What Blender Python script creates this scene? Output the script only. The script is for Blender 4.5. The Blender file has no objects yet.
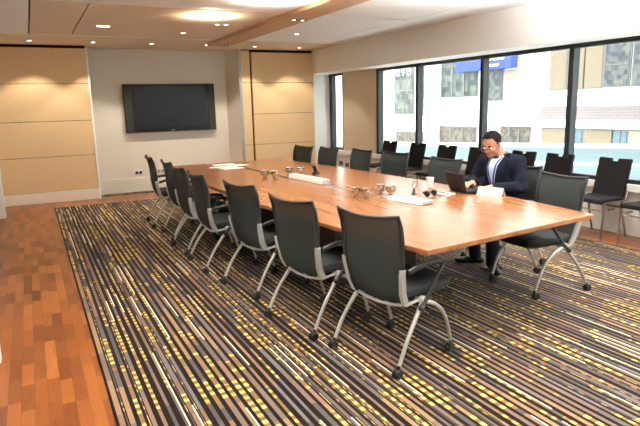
import bpy, bmesh, math, random
from mathutils import Vector, Matrix, Euler
from mathutils.bvhtree import BVHTree
random.seed(7)
SC = bpy.context.scene
COL = SC.collection
PI = math.pi

# ------------------------------------------------------------------ helpers
def lin(c):
    return tuple((v/12.92 if v <= 0.04045 else ((v+0.055)/1.055)**2.4) for v in (x/255 for x in c))
def mat(name, rgb, rough=0.5, metal=0.0, spec=0.5, coat=0.0, emit=None, estr=0.0):
    m = bpy.data.materials.new(name); m.use_nodes = True
    b = m.node_tree.nodes['Principled BSDF']
    b.inputs['Base Color'].default_value = (*lin(rgb), 1)
    b.inputs['Roughness'].default_value = rough
    b.inputs['Metallic'].default_value = metal
    b.inputs['Specular IOR Level'].default_value = spec
    b.inputs['Coat Weight'].default_value = coat
    if emit:
        b.inputs['Emission Color'].default_value = (*lin(emit), 1)
        b.inputs['Emission Strength'].default_value = estr
    return m
class G:
    """tiny node-expression builder"""
    def __init__(s, m): s.m = m; s.t = m.node_tree; s.b = s.t.nodes['Principled BSDF']
    def link(s, a, b):
        if isinstance(a, (int, float)): b.default_value = a
        else: s.t.links.new(a, b)
    def math(s, op, a, b=0.0, c=None):
        n = s.t.nodes.new('ShaderNodeMath'); n.operation = op
        s.link(a, n.inputs[0]); s.link(b, n.inputs[1])
        if c is not None: s.link(c, n.inputs[2])
        return n.outputs[0]
    def pos(s):
        n = s.t.nodes.new('ShaderNodeTexCoord'); x = s.t.nodes.new('ShaderNodeSeparateXYZ')
        s.t.links.new(n.outputs['Object'], x.inputs[0]); return x.outputs
    def vec(s, x, y, z=0.0):
        n = s.t.nodes.new('ShaderNodeCombineXYZ')
        for i, v in enumerate((x, y, z)): s.link(v, n.inputs[i])
        return n.outputs[0]
    def white(s, x, y=0.0):
        n = s.t.nodes.new('ShaderNodeTexWhiteNoise'); n.noise_dimensions = '2D'
        s.t.links.new(s.vec(x, y), n.inputs['Vector']); return n.outputs['Value']
    def noise(s, v, scale, detail=2.0, rough=0.5):
        n = s.t.nodes.new('ShaderNodeTexNoise')
        n.inputs['Scale'].default_value = scale; n.inputs['Detail'].default_value = detail
        n.inputs['Roughness'].default_value = rough
        s.t.links.new(v, n.inputs['Vector']); return n.outputs['Fac']
    def ramp(s, f, stops, const=False):
        n = s.t.nodes.new('ShaderNodeValToRGB'); r = n.color_ramp
        if const: r.interpolation = 'CONSTANT'
        while len(r.elements) < len(stops): r.elements.new(0.5)
        for e, (p, c) in zip(r.elements, stops): e.position = p; e.color = (*lin(c), 1)
        s.link(f, n.inputs[0]); return n.outputs[0]
    def mix(s, f, a, b):
        n = s.t.nodes.new('ShaderNodeMix'); n.data_type = 'RGBA'
        s.link(f, n.inputs[0])
        for v, i in ((a, 6), (b, 7)):
            if isinstance(v, tuple): n.inputs[i].default_value = (*lin(v), 1)
            else: s.t.links.new(v, n.inputs[i])
        return n.outputs[2]
    def color(s, c): s.t.links.new(c, s.b.inputs['Base Color'])
    def bump(s, h, strength=0.2, dist=0.01):
        n = s.t.nodes.new('ShaderNodeBump'); n.inputs['Strength'].default_value = strength
        n.inputs['Distance'].default_value = dist
        s.link(h, n.inputs['Height']); s.t.links.new(n.outputs[0], s.b.inputs['Normal'])

def box(bm, x0, x1, y0, y1, z0, z1):
    v = [bm.verts.new(p) for p in ((x0,y0,z0),(x1,y0,z0),(x1,y1,z0),(x0,y1,z0),(x0,y0,z1),(x1,y0,z1),(x1,y1,z1),(x0,y1,z1))]
    for f in ((3,2,1,0),(4,5,6,7),(0,1,5,4),(1,2,6,5),(2,3,7,6),(3,0,4,7)): bm.faces.new([v[i] for i in f])
    return v
def boxm(bm, mtx, sx, sy, sz):
    v = box(bm, -sx/2, sx/2, -sy/2, sy/2, -sz/2, sz/2)
    for q in v: q.co = mtx @ q.co
    return v
def prism(bm, pts, z0, z1):
    a = [bm.verts.new((p[0], p[1], z0)) for p in pts]; b = [bm.verts.new((p[0], p[1], z1)) for p in pts]
    n = len(pts)
    bm.faces.new(a[::-1]); bm.faces.new(b)
    for i in range(n): bm.faces.new((a[i], a[(i+1) % n], b[(i+1) % n], b[i]))
def smooth_path(pts, n=6):
    P = [Vector(p) for p in pts]; out = []
    for i in range(len(P)-1):
        p0 = P[max(i-1, 0)]; p1 = P[i]; p2 = P[i+1]; p3 = P[min(i+2, len(P)-1)]
        for k in range(n):
            t = k/n
            out.append(0.5*((2*p1)+(p2-p0)*t+(2*p0-5*p1+4*p2-p3)*t*t+(3*p1-p0-3*p2+p3)*t**3))
    out.append(P[-1]); return out
def tube(bm, pts, r, seg=8, flat=1.0, cap=True):
    P = [Vector(p) for p in pts]; n = len(P)
    rad = r if isinstance(r, (list, tuple)) else [r]*n
    T = [(P[min(i+1, n-1)]-P[max(i-1, 0)]).normalized() for i in range(n)]
    a = Vector((0, 0, 1)) if abs(T[0].z) < 0.9 else Vector((0, 1, 0))
    u = (a - T[0]*a.dot(T[0])).normalized(); rings = []
    for i in range(n):
        u = (u - T[i]*u.dot(T[i])).normalized(); w = T[i].cross(u)
        rings.append([bm.verts.new(P[i]+rad[i]*(u*math.cos(2*PI*k/seg)*flat+w*math.sin(2*PI*k/seg))) for k in range(seg)])
    for i in range(n-1):
        for k in range(seg):
            bm.faces.new((rings[i][k], rings[i][(k+1) % seg], rings[i+1][(k+1) % seg], rings[i+1][k]))
    if cap: bm.faces.new(rings[0][::-1]); bm.faces.new(rings[-1])
def lathe(bm, prof, seg=24, c=(0, 0, 0)):
    rings = []
    for r, z in prof:
        if r < 1e-6: rings.append([bm.verts.new((c[0], c[1], c[2]+z))])
        else: rings.append([bm.verts.new((c[0]+r*math.cos(2*PI*k/seg), c[1]+r*math.sin(2*PI*k/seg), c[2]+z)) for k in range(seg)])
    for a, b in zip(rings, rings[1:]):
        for k in range(seg):
            k2 = (k+1) % seg
            if len(a) == 1 and len(b) == 1: continue
            if len(a) == 1: bm.faces.new((a[0], b[k2], b[k]))
            elif len(b) == 1: bm.faces.new((a[k], a[k2], b[0]))
            else: bm.faces.new((a[k], a[k2], b[k2], b[k]))
def ball(bm, c, r, sub=2, mtx=None):
    r = r if isinstance(r, (tuple, list)) else (r, r, r)
    q = bmesh.ops.create_icosphere(bm, subdivisions=sub, radius=1.0)
    M = (mtx or Matrix()).to_4x4() if mtx else Matrix.Identity(4)
    for v in q['verts']:
        v.co = Vector(c) + (M.to_3x3() @ Vector((v.co.x*r[0], v.co.y*r[1], v.co.z*r[2])))
    return q['verts']
def capsule(bm, a, b, ra, rb, sub=2):
    a = Vector(a); b = Vector(b)
    ball(bm, a, ra, sub); ball(bm, b, rb, sub)
    tube(bm, [a, b], [ra*0.995, rb*0.995], 14)
def bev(bm, w, seg=2, ang=0.6):
    bm.normal_update()
    es = [e for e in bm.edges if len(e.link_faces) == 2 and e.calc_face_angle(0) > ang]
    bmesh.ops.bevel(bm, geom=es, offset=w, segments=seg, profile=0.6, affect='EDGES', clamp_overlap=True)
def obj(name, bm, m, parent=None, smooth=False, loc=None):
    bmesh.ops.recalc_face_normals(bm, faces=bm.faces[:])
    me = bpy.data.meshes.new(name); bm.to_mesh(me); bm.free()
    if smooth:
        for p in me.polygons: p.use_smooth = True
        try: me.set_sharp_from_angle(angle=0.7)
        except Exception: pass
    if m: me.materials.append(m)
    o = bpy.data.objects.new(name, me); COL.objects.link(o)
    if parent: o.parent = parent
    if loc: o.location = loc
    return o
def tag(o, label, cat, group=None):
    o['label'] = label; o['category'] = cat
    if group: o['group'] = group
    return o
def thing(name, label, cat, loc=(0, 0, 0), rz=0.0, group=None):
    o = bpy.data.objects.new(name, None); COL.objects.link(o)
    o.empty_display_size = 0.1; o.location = loc; o.rotation_euler = (0, 0, rz)
    return tag(o, label, cat, group)
def struct(name, bm, m, smooth=False):
    o = obj(name, bm, m, None, smooth); o['kind'] = 'structure'; return o
def sbox(name, m, *b, bevel=0.0):
    bm = bmesh.new(); box(bm, *b)
    if bevel: bev(bm, bevel, 2)
    return struct(name, bm, m)
def pbox(name, m, parent, *b, bevel=0.0):
    bm = bmesh.new(); box(bm, *b)
    if bevel: bev(bm, bevel, 2)
    return obj(name, bm, m, parent, bevel > 0)
def copy_tree(o, parent=None):
    c = o.copy(); COL.objects.link(c)
    if parent: c.parent = parent
    for ch in list(o.children): copy_tree(ch, c)
    return c
def baked(o, *mods):
    """apply modifiers (given as (type, {props})) without bpy.ops"""
    for t, pr in mods:
        md = o.modifiers.new(t, t)
        for k, v in pr.items(): setattr(md, k, v)
    dg = bpy.context.evaluated_depsgraph_get(); dg.update()
    me = bpy.data.meshes.new_from_object(o.evaluated_get(dg))
    o.modifiers.clear(); o.data = me
    for p in me.polygons: p.use_smooth = True
    return o

# ------------------------------------------------------------------ materials
M = {}
M['plaster'] = mat('white_plaster', (240, 239, 234), 0.8, spec=0.2)
M['recess_wall'] = mat('recess_paint', (218, 209, 193), 0.8, spec=0.2)
M['ceil_white'] = mat('ceiling_white', (243, 243, 241), 0.85, spec=0.2)
M['ceil_panel'] = mat('ceiling_panel', (226, 208, 186), 0.8, spec=0.2)
M['ceil_dark'] = mat('ceiling_void', (120, 110, 100), 0.9, spec=0.1)
M['beam'] = mat('timber_beam', (190, 156, 122), 0.55, spec=0.3)
M['base'] = mat('skirting_white', (240, 228, 212), 0.6, spec=0.3)
M['trim_white'] = mat('trim_white', (245, 243, 238), 0.5, spec=0.4)
M['trim_grey'] = mat('trim_grey', (150, 146, 142), 0.4, metal=0.5)
M['gap'] = mat('shadow_gap', (48, 36, 26), 0.9, spec=0.1)
M['soffit'] = mat('soffit_white', (250, 248, 244), 0.7, spec=0.2)
M['frame'] = mat('window_frame_black', (38, 42, 44), 0.45, metal=0.3)
M['lamp_ring'] = mat('lamp_ring', (235, 232, 226), 0.4)
M['lamp'] = mat('lamp_glow', (255, 240, 215), 0.5, emit=(255, 236, 205), estr=14)
M['lamp_dark'] = mat('lamp_dark_ring', (30, 26, 24), 0.4)
# fabric wall panels
m = M['panel'] = mat('wall_panel_fabric', (222, 190, 146), 0.75, spec=0.2); g = G(m); p = g.pos()
n = g.noise(g.vec(p[0], p[1], p[2]), 90, 3)
g.color(g.ramp(n, [(0.3, (214, 182, 138)), (0.7, (226, 194, 150))])); g.bump(n, 0.06, 0.003)
# parquet
m = M['parquet'] = mat('parquet', (160, 80, 35), 0.33, spec=0.45); g = G(m); p = g.pos()
col = g.math('FLOOR', g.math('DIVIDE', p[0], 0.066))
off = g.white(col, 3.0)
yy = g.math('ADD', g.math('DIVIDE', p[1], 0.31), g.math('MULTIPLY', off, 7.0))
row = g.math('FLOOR', yy)
hsh = g.white(col, row)
grain = g.noise(g.vec(g.math('MULTIPLY', p[0], 60), g.math('MULTIPLY', p[1], 5)), 1.0, 4, 0.6)
f = g.math('ADD', g.math('MULTIPLY', hsh, 0.75), g.math('MULTIPLY', grain, 0.35))
c = g.ramp(f, [(0.08, (90, 46, 20)), (0.35, (120, 64, 27)), (0.6, (140, 77, 34)), (0.85, (154, 90, 41)), (0.99, (168, 104, 50))])
fx = g.math('FRACT', g.math('DIVIDE', p[0], 0.066)); fy = g.math('FRACT', yy)
e = g.math('MAXIMUM', g.math('LESS_THAN', fx, 0.03), g.math('LESS_THAN', fy, 0.008))
g.color(g.mix(g.math('MULTIPLY', e, 0.5), c, (60, 26, 12)))
# striped carpet
m = M['carpet'] = mat('striped_carpet', (80, 60, 50), 0.95, spec=0.08); g = G(m); p = g.pos()
PITCH = 0.0485
u = g.math('DIVIDE', p[0], PITCH); i = g.math('FLOOR', u); f = g.math('FRACT', u)
h1 = g.white(i, 1.3); h2 = g.white(i, 9.1)
w = g.math('ADD', 0.33, g.math('MULTIPLY', h1, 0.27))
isband = g.math('LESS_THAN', f, w)
v = g.math('DIVIDE', p[1], 0.034); j = g.math('FLOOR', v)
zone = g.noise(g.vec(g.math('MULTIPLY', i, 3.7), g.math('MULTIPLY', p[1], 1.5)), 1.0, 2)
active = g.math('GREATER_THAN', zone, 0.54)
even = g.math('LESS_THAN', g.math('FRACT', g.math('MULTIPLY', j, 0.5)), 0.25)
drop = g.math('GREATER_THAN', g.white(g.math('ADD', i, 0.5), j), 0.22)
yel = g.math('MULTIPLY', g.math('MULTIPLY', active, even), drop)
seg = g.math('FLOOR', g.math('ADD', g.math('DIVIDE', p[1], 0.42), g.math('MULTIPLY', h2, 9)))
hs = g.white(g.math('ADD', i, 0.25), seg)
basec = g.ramp(hs, [(0.0, (116, 98, 88)), (0.25, (146, 118, 90)), (0.45, (96, 88, 84)), (0.62, (132, 104, 88)), (0.80, (82, 77, 76)), (0.92, (108, 102, 104))], True)
actc = g.mix(g.math('MULTIPLY', g.white(j, i), 0.6), (130, 104, 68), (112, 92, 78))
yc = g.ramp(g.white(g.math('ADD', j, 0.3), i), [(0, (194, 162, 84)), (1, (222, 194, 114))])
c = g.mix(active, basec, actc); c = g.mix(yel, c, yc)
mott = g.noise(g.vec(g.math('MULTIPLY', p[0], 180), g.math('MULTIPLY', p[1], 90)), 1.0, 3, 0.7)
c = g.mix(g.math('MULTIPLY', g.math('GREATER_THAN', mott, 0.54), 0.35), c, (60, 48, 42))
thin = g.math('MULTIPLY', g.math('MULTIPLY', g.math('GREATER_THAN', f, 0.76), g.math('LESS_THAN', f, 0.87)), g.math('GREATER_THAN', h2, 0.62))
tc = g.mix(g.math('GREATER_THAN', g.white(g.math('ADD', i, 0.6), j), 0.72), (86, 72, 66), (176, 150, 92))
dk = g.mix(thin, (27, 17, 14), tc)
cm = g.t.nodes.new('ShaderNodeMix'); cm.data_type = 'RGBA'; g.link(isband, cm.inputs[0]); g.t.links.new(dk, cm.inputs[6]); g.t.links.new(c, cm.inputs[7]); c = cm.outputs[2]
seg2 = g.math('FLOOR', g.math('ADD', g.math('DIVIDE', p[1], 0.5), g.math('MULTIPLY', h1, 11)))
isw = g.math('GREATER_THAN', g.white(g.math('ADD', i, 0.75), seg2), 0.85)
inl = g.math('MULTIPLY', g.math('GREATER_THAN', f, g.math('SUBTRACT', w, 0.08)), g.math('LESS_THAN', f, g.math('ADD', w, 0.08)))
c = g.mix(g.math('MULTIPLY', isw, inl), c, (236, 216, 190))
g.color(c)
b = m.node_tree.nodes['Principled BSDF']; b.inputs['Sheen Weight'].default_value = 0.05; b.inputs['Sheen Roughness'].default_value = 0.4
pile = g.noise(g.vec(p[0], p[1], p[2]), 260, 2); g.bump(pile, 0.25, 0.004)
# table wood
m = M['table'] = mat('table_veneer', (196, 122, 66), 0.25, spec=0.38); g = G(m); p = g.pos()
m.node_tree.nodes['Principled BSDF'].inputs['Coat Roughness'].default_value = 0.16
gr = g.noise(g.vec(g.math('MULTIPLY', p[0], 16), g.math('MULTIPLY', p[1], 1.1)), 1.0, 5, 0.62)
fl = g.noise(g.vec(g.math('MULTIPLY', p[0], 2.2), g.math('MULTIPLY', p[1], 0.6)), 1.6, 2)
f = g.math('ADD', g.math('MULTIPLY', gr, 0.7), g.math('MULTIPLY', fl, 0.3))
g.color(g.ramp(f, [(0.25, (124, 74, 42)), (0.5, (146, 94, 56)), (0.75, (165, 114, 74))]))
M['table_edge'] = mat('table_edge', (176, 96, 46), 0.3, spec=0.5)
M['dark_wood'] = mat('dark_pedestal', (52, 36, 28), 0.5)
M['alu'] = mat('aluminium', (196, 194, 188), 0.3, metal=0.9)
M['leg'] = mat('silver_legs', (196, 195, 190), 0.35, metal=0.6)
M['bracket'] = mat('silver_bracket', (196, 196, 194), 0.4, metal=0.4)
M['black_plastic'] = mat('black_plastic', (26, 26, 27), 0.45)
M['arm'] = mat('black_arm', (30, 28, 27), 0.4)
m = M['seat'] = mat('charcoal_fabric', (48, 49, 50), 0.9, spec=0.15); g = G(m); p = g.pos()
g.bump(g.noise(g.vec(p[0], p[1], p[2]), 400, 1), 0.3, 0.002)
# woven mesh back: partly see-through
m = M['mesh'] = mat('woven_mesh', (54, 59, 58), 0.9, spec=0.1)
t = m.node_tree; b = t.nodes['Principled BSDF']; tr = t.nodes.new('ShaderNodeBsdfTransparent'); mx = t.nodes.new('ShaderNodeMixShader')
mx.inputs[0].default_value = 0.97
t.links.new(tr.outputs[0], mx.inputs[1]); t.links.new(b.outputs[0], mx.inputs[2])
t.links.new(mx.outputs[0], t.nodes['Material Output'].inputs[0])
m = M['visitor'] = mat('black_upholstery', (24, 21, 21), 0.85, spec=0.2)
M['chrome_leg'] = mat('chrome_leg', (165, 155, 145), 0.25, metal=0.9)
M['chrome'] = mat('polished_chrome', (205, 198, 190), 0.12, metal=1.0)
M['white_plastic'] = mat('white_plastic', (238, 236, 230), 0.4)
M['paper'] = mat('white_paper', (248, 246, 242), 0.7)
M['tv_frame'] = mat('tv_frame', (28, 28, 24), 0.35, spec=0.3)
M['tv_speaker'] = mat('tv_speaker', (38, 38, 30), 0.6)
M['tv_screen'] = mat('tv_screen', (24, 24, 30), 0.25, spec=0.2)
M['laptop'] = mat('laptop_shell', (22, 16, 15), 0.55, spec=0.25)
M['keys'] = mat('laptop_keys', (20, 18, 18), 0.5)
M['pink'] = mat('pink_plastic', (214, 120, 110), 0.5)
M['screen'] = mat('laptop_screen', (120, 140, 160), 0.3, emit=(150, 170, 195), estr=0.4)
# person
M['skin'] = mat('skin', (176, 120, 92), 0.5, spec=0.35)
M['hair'] = mat('hair_dark', (22, 17, 17), 0.85, spec=0.1)
m = M['suit'] = mat('suit_navy', (23, 26, 36), 0.95, spec=0.08)
M['trouser'] = mat('trousers_dark', (22, 23, 30), 0.85, spec=0.2)
M['shirt'] = mat('shirt_pale', (214, 226, 240), 0.75, spec=0.2)
M['lanyard'] = mat('lanyard_blue', (44, 66, 150), 0.6)
M['shoe'] = mat('shoe_black', (16, 15, 16), 0.3)
M['eye'] = mat('eye_dark', (40, 28, 24), 0.2)
M['lip'] = mat('lips', (140, 82, 72), 0.5)
M['steel'] = mat('glasses_steel', (170, 165, 155), 0.25, metal=0.9)
# exterior
M['facade'] = mat('facade_white', (244, 243, 238), 0.8)
M['facade_pink'] = mat('facade_beige', (160, 146, 130), 0.8)
m = M['brick'] = mat('pale_brick', (230, 208, 200), 0.85)
g = G(m); p = g.pos()
bt = m.node_tree.nodes.new('ShaderNodeTexBrick'); bt.inputs['Scale'].default_value = 1.0
bt.inputs['Color1'].default_value = (*lin((126, 112, 110)), 1); bt.inputs['Color2'].default_value = (*lin((118, 106, 106)), 1)
bt.inputs['Mortar'].default_value = (*lin((142, 134, 132)), 1); bt.inputs['Mortar Size'].default_value = 0.012
bt.inputs['Brick Width'].default_value = 0.32; bt.inputs['Row Height'].default_value = 0.1
m.node_tree.links.new(g.vec(p[1], p[2]), bt.inputs['Vector']); g.color(bt.outputs['Color'])
M['blind'] = mat('window_blind', (128, 114, 94), 0.8)
def shopglass(name, stops, sc):
    m = mat(name, stops[0][1], 0.3, spec=0.15); g = G(m); p = g.pos()
    i = g.math('FLOOR', g.math('MULTIPLY', p[1], sc*1.7)); j = g.math('FLOOR', g.math('MULTIPLY', p[2], sc*1.3))
    n = g.noise(g.vec(p[1], p[2]), sc*0.8, 3)
    f = g.math('ADD', g.math('MULTIPLY', g.white(i, j), 0.4), g.math('MULTIPLY', n, 0.66))
    g.color(g.ramp(f, stops)); return m
M['shop_green'] = shopglass('shop_glass_green', [(0.2, (50, 58, 54)), (0.5, (78, 86, 82)), (0.8, (112, 114, 104))], 3.0)
M['shop_grey'] = shopglass('shop_glass_grey', [(0.2, (56, 60, 62)), (0.5, (84, 88, 92)), (0.8, (116, 112, 100))], 5.0)
M['shop_low'] = shopglass('shop_glass_low', [(0.2, (48, 48, 46)), (0.5, (86, 82, 76)), (0.8, (128, 112, 92))], 6.0)
M['teal_glass'] = mat('teal_glass', (76, 104, 112), 0.4)
M['orange_glow'] = mat('orange_lit_window', (220, 160, 110), 0.5, emit=(255, 160, 80), estr=0.6)
M['ext_frame'] = mat('ext_frame_grey', (104, 102, 100), 0.5)
M['sign_blue'] = mat('sign_blue', (66, 82, 156), 0.7, spec=0.2)
M['sign_white'] = mat('sign_white', (252, 252, 252), 0.5)
m = M['canopy'] = mat('canopy_teal', (164, 196, 200), 0.6, spec=0.2); g = G(m); p = g.pos()
g.color(g.ramp(g.noise(g.vec(g.math('MULTIPLY', p[0], 0.4), p[1]), 1.5, 3), [(0.3, (84, 101, 105)), (0.7, (96, 111, 113))]))
M['street'] = mat('street', (150, 150, 148), 0.9)
# thin window glass
m = M['glass'] = bpy.data.materials.new('window_glass'); m.use_nodes = True; t = m.node_tree; t.nodes.clear()
out = t.nodes.new('ShaderNodeOutputMaterial'); mx = t.nodes.new('ShaderNodeMixShader'); tr = t.nodes.new('ShaderNodeBsdfTransparent')
gl = t.nodes.new('ShaderNodeBsdfGlossy'); gl.inputs['Roughness'].default_value = 0.02
tr.inputs[0].default_value = (0.93, 0.96, 0.95, 1); mx.inputs[0].default_value = 0.05
t.links.new(tr.outputs[0], mx.inputs[1]); t.links.new(gl.outputs[0], mx.inputs[2]); t.links.new(mx.outputs[0], out.inputs[0])

# ------------------------------------------------------------------ room shell
XW, XL, YB, YF = 5.90, -0.66, -1.6, 10.66          # window plane, left wall, back wall, far panel plane
ZC = 2.65
sbox('floor', M['parquet'], XL-0.15, 6.15, YB-0.15, 11.4, -0.06, 0.0)
bm = bmesh.new(); box(bm, 0.23, 5.42, YB, 9.98, 0.0005, 0.008); o = obj('striped_carpet', bm, M['carpet'])
tag(o, 'large striped carpet in brown, mauve and yellow laid over the wood floor', 'carpet')
bm = bmesh.new(); box(bm, 1.03, 3.68, 10.80, 11.06, 0.0005, 0.008); o = obj('carpet_strip', bm, M['carpet'])
tag(o, 'narrow strip of striped carpet in the recess below the screen', 'carpet')
# far wall: left fabric panel, recess with the screen, right panels
def seam_panels(x0, x1, y0, y1, name, m, zs):
    bm = bmesh.new()
    for a, b in zip(zs, zs[1:]): box(bm, x0, x1, y0, y1, a+0.004, b-0.004)
    bev(bm, 0.003, 1); return struct(name, bm, m)
ZS = [0.19, 0.79, 1.39, 2.015, 2.605]
seam_panels(-0.62, 1.00, YF, YF+0.05, 'wall_far_left', M['panel'], ZS)
sbox('wall_far_left_backing', M['gap'], -0.8, 1.0, YF+0.05, YF+0.12, 0, 2.72)
sbox('baseboard_far_left', M['base'], -0.62, 1.0, YF-0.02, YF+0.05, 0, 0.185, bevel=0.004)
sbox('trim_1', M['trim_white'], 1.0, 1.03, YF-0.012, YF+0.12, 0, 2.63)
sbox('wall_far_recess', M['recess_wall'], 0.9, 3.9, 11.07, 11.2, 0, 2.72)
sbox('baseboard_recess', M['recess_wall'], 1.0, 3.66, 11.05, 11.07, 0, 0.27, bevel=0.003)
bm = bmesh.new(); prism(bm, [(3.60, 11.08), (3.735, YF), (3.80, YF), (3.80, 11.08)], 0, 2.72); struct('wall_recess_right', bm, M['recess_wall'])
sbox('wall_recess_left', M['recess_wall'], 0.9, 1.0, YF+0.12, 11.08, 0, 2.72)
sbox('trim_2', M['trim_grey'], 3.735, 3.79, YF-0.015, YF+0.06, 0, 2.64)
seam_panels(3.795, 3.975, YF, YF+0.05, 'wall_far_narrow', M['panel'], [0.05, 0.8, 2.015, 2.63])
sbox('wall_far_right_backing', M['gap'], 3.80, 5.42, YF+0.06, YF+0.12, 0, 2.72)
seam_panels(4.015, 5.36, YF, YF+0.05, 'wall_far_right', M['panel'], [0.02, 0.8, 1.405, 2.015, 2.605])
sbox('wall_far_end', M['plaster'], 5.36, 6.1, 11.0, 11.15, 0, 2.72)
sbox('wall_far_return', M['plaster'], 5.36, 5.40, YF, 11.05, 0, 2.72)
# left and back walls
sbox('wall_left', M['plaster'], XL-0.15, XL, YB, 11.2, 0, 2.75)
sbox('trim_3', M['trim_white'], XL, -0.445, 9.44, 9.58, 0, 2.65, bevel=0.004)
sbox('trim_4', M['trim_white'], XL, -0.315, 3.86, 3.95, 0, 2.65, bevel=0.004)
sbox('wall_back', M['plaster'], XL-0.15, 6.15, YB-0.15, YB, 0, 2.75)
# window side
ZSILL, ZTOP = 0.60, 2.195
sbox('wall_right_low', M['plaster'], 5.97, 6.12, YB, 11.0, 0, 0.56)
sbox('trim_5', M['trim_white'], 5.865, 6.05, YB, 11.0, 0.52, ZSILL, bevel=0.005)
sbox('wall_right_bulkhead', M['plaster'], 5.345, 5.375, YB, YF+0.01, ZTOP-0.01, 2.72)
sbox('wall_right_soffit', M['soffit'], 5.375, 6.12, YB, 11.0, ZTOP, ZTOP+0.06)
sbox('wall_right_outer', M['plaster'], 6.0, 6.12, YB, 11.0, ZTOP, 2.75)
sbox('bounce_slab', M['soffit'], 6.13, 7.5, YB, 11.0, 0.22, 0.30, bevel=0.01)  # unseen white slab added outside to bounce daylight up to the soffit
m = M['column'] = mat('column_plaster', (214, 196, 170), 0.8, spec=0.2)
sbox('wall_right_column', M['column'], 5.88, 6.12, 9.10, 10.34, ZSILL-0.02, ZTOP)
bm = bmesh.new()
FR = bm
box(FR, XW, XW+0.10, YB, 9.09, ZTOP-0.05, ZTOP); box(FR, XW, XW+0.10, YB, 9.09, ZSILL, ZSILL+0.05)
for y in (9.05, 7.84, 6.30, 4.79, 3.28, 1.77, 0.26, -1.25): box(FR, XW-0.01, XW+0.10, y-0.036, y+0.036, ZSILL, ZTOP)
bev(FR, 0.004, 1)
w1 = struct('window_1', FR, M['frame'])
bm = bmesh.new(); box(bm, XW+0.045, XW+0.055, YB, 9.06, ZSILL+0.03, ZTOP-0.03); o = obj('pane', bm, M['glass'], w1)
bm = bmesh.new()
box(bm, XW, XW+0.10, 10.35, 11.0, ZTOP-0.045, ZTOP); box(bm, XW, XW+0.10, 10.35, 11.0, ZSILL, ZSILL+0.045)
box(bm, XW-0.005, XW+0.10, 10.86, 10.97, ZSILL, ZTOP); box(bm, XW-0.005, XW+0.10, 10.35, 10.41, ZSILL, ZTOP)
bev(bm, 0.004, 1); w2 = struct('window_2', bm, M['frame'])
bm = bmesh.new(); box(bm, XW+0.045, XW+0.055, 10.36, 10.95, ZSILL+0.02, ZTOP-0.02); obj('pane', bm, M['glass'], w2)
# ceiling: dark void slab with panels hung below it, gaps between them show as lines
sbox('ceiling', M['ceil_dark'], XL-0.15, 6.15, YB-0.15, 11.4, 2.72, 2.82)
def cpanel(n, m, x0, x1, y0, y1, z=ZC):
    bm = bmesh.new(); box(bm, x0, x1, y0, y1, z, z+0.03); bev(bm, 0.003, 1); return struct('ceiling_panel_%d' % n, bm, m)
cpanel(1, M['ceil_white'], XL, 0.135, YB, 9.33)
cpanel(2, M['ceil_panel'], 0.155, 0.695, 6.56, 9.27)
cpanel(3, M['ceil_panel'], 0.71, 2.90, 6.56, 9.27)
cpanel(4, M['ceil_white'], 0.15, 2.90, 3.2, 6.40)
cpanel(5, M['ceil_white'], 0.15, 2.90, YB, 3.17)
cpanel(6, M['ceil_panel'], XL, 5.345, 9.40, 11.07)
cpanel(7, M['ceil_white'], 3.28, 4.70, 6.56, 9.36)
cpanel(8, M['ceil_white'], 3.28, 4.70, 3.2, 6.46)
cpanel(9, M['ceil_white'], 3.28, 4.70, YB, 3.17)
cpanel(10, M['ceil_white'], 4.715, 5.345, YB, 9.385)
sbox('trim_6', M['trim_white'], 0.15, 2.90, 6.42, 6.54, ZC+0.004, ZC+0.03)
sbox('trim_7', M['trim_white'], 0.15, 2.90, 9.29, 9.38, ZC+0.004, ZC+0.03)
bm = bmesh.new(); prism(bm, [(2.90, YB), (3.28, YB), (3.28, 9.82), (2.90, 9.82)], ZC-0.05, ZC+0.06); bev(bm, 0.004, 1)
struct('ceiling_beam', bm, M['beam'])

# ------------------------------------------------------------------ camera
cam = bpy.data.cameras.new('camera'); cam.sensor_width = 36.0; cam.sensor_fit = 'HORIZONTAL'
cam.lens = 559.02*36/640; cam.clip_start = 0.05; cam.clip_end = 300
co = bpy.data.objects.new('camera', cam); COL.objects.link(co); SC.camera = co
R_ = Matrix(((0.88835422, 0.10846346, 0.44616415), (-0.45849382, 0.15726895, 0.87467131), (-0.02470211, 0.98158146, -0.18944036)))
mw = Matrix((R_.col[0], R_.col[1], -R_.col[2])).transposed().to_4x4(); mw.translation = (0, 0, 1.55)
co.matrix_world = mw

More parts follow.
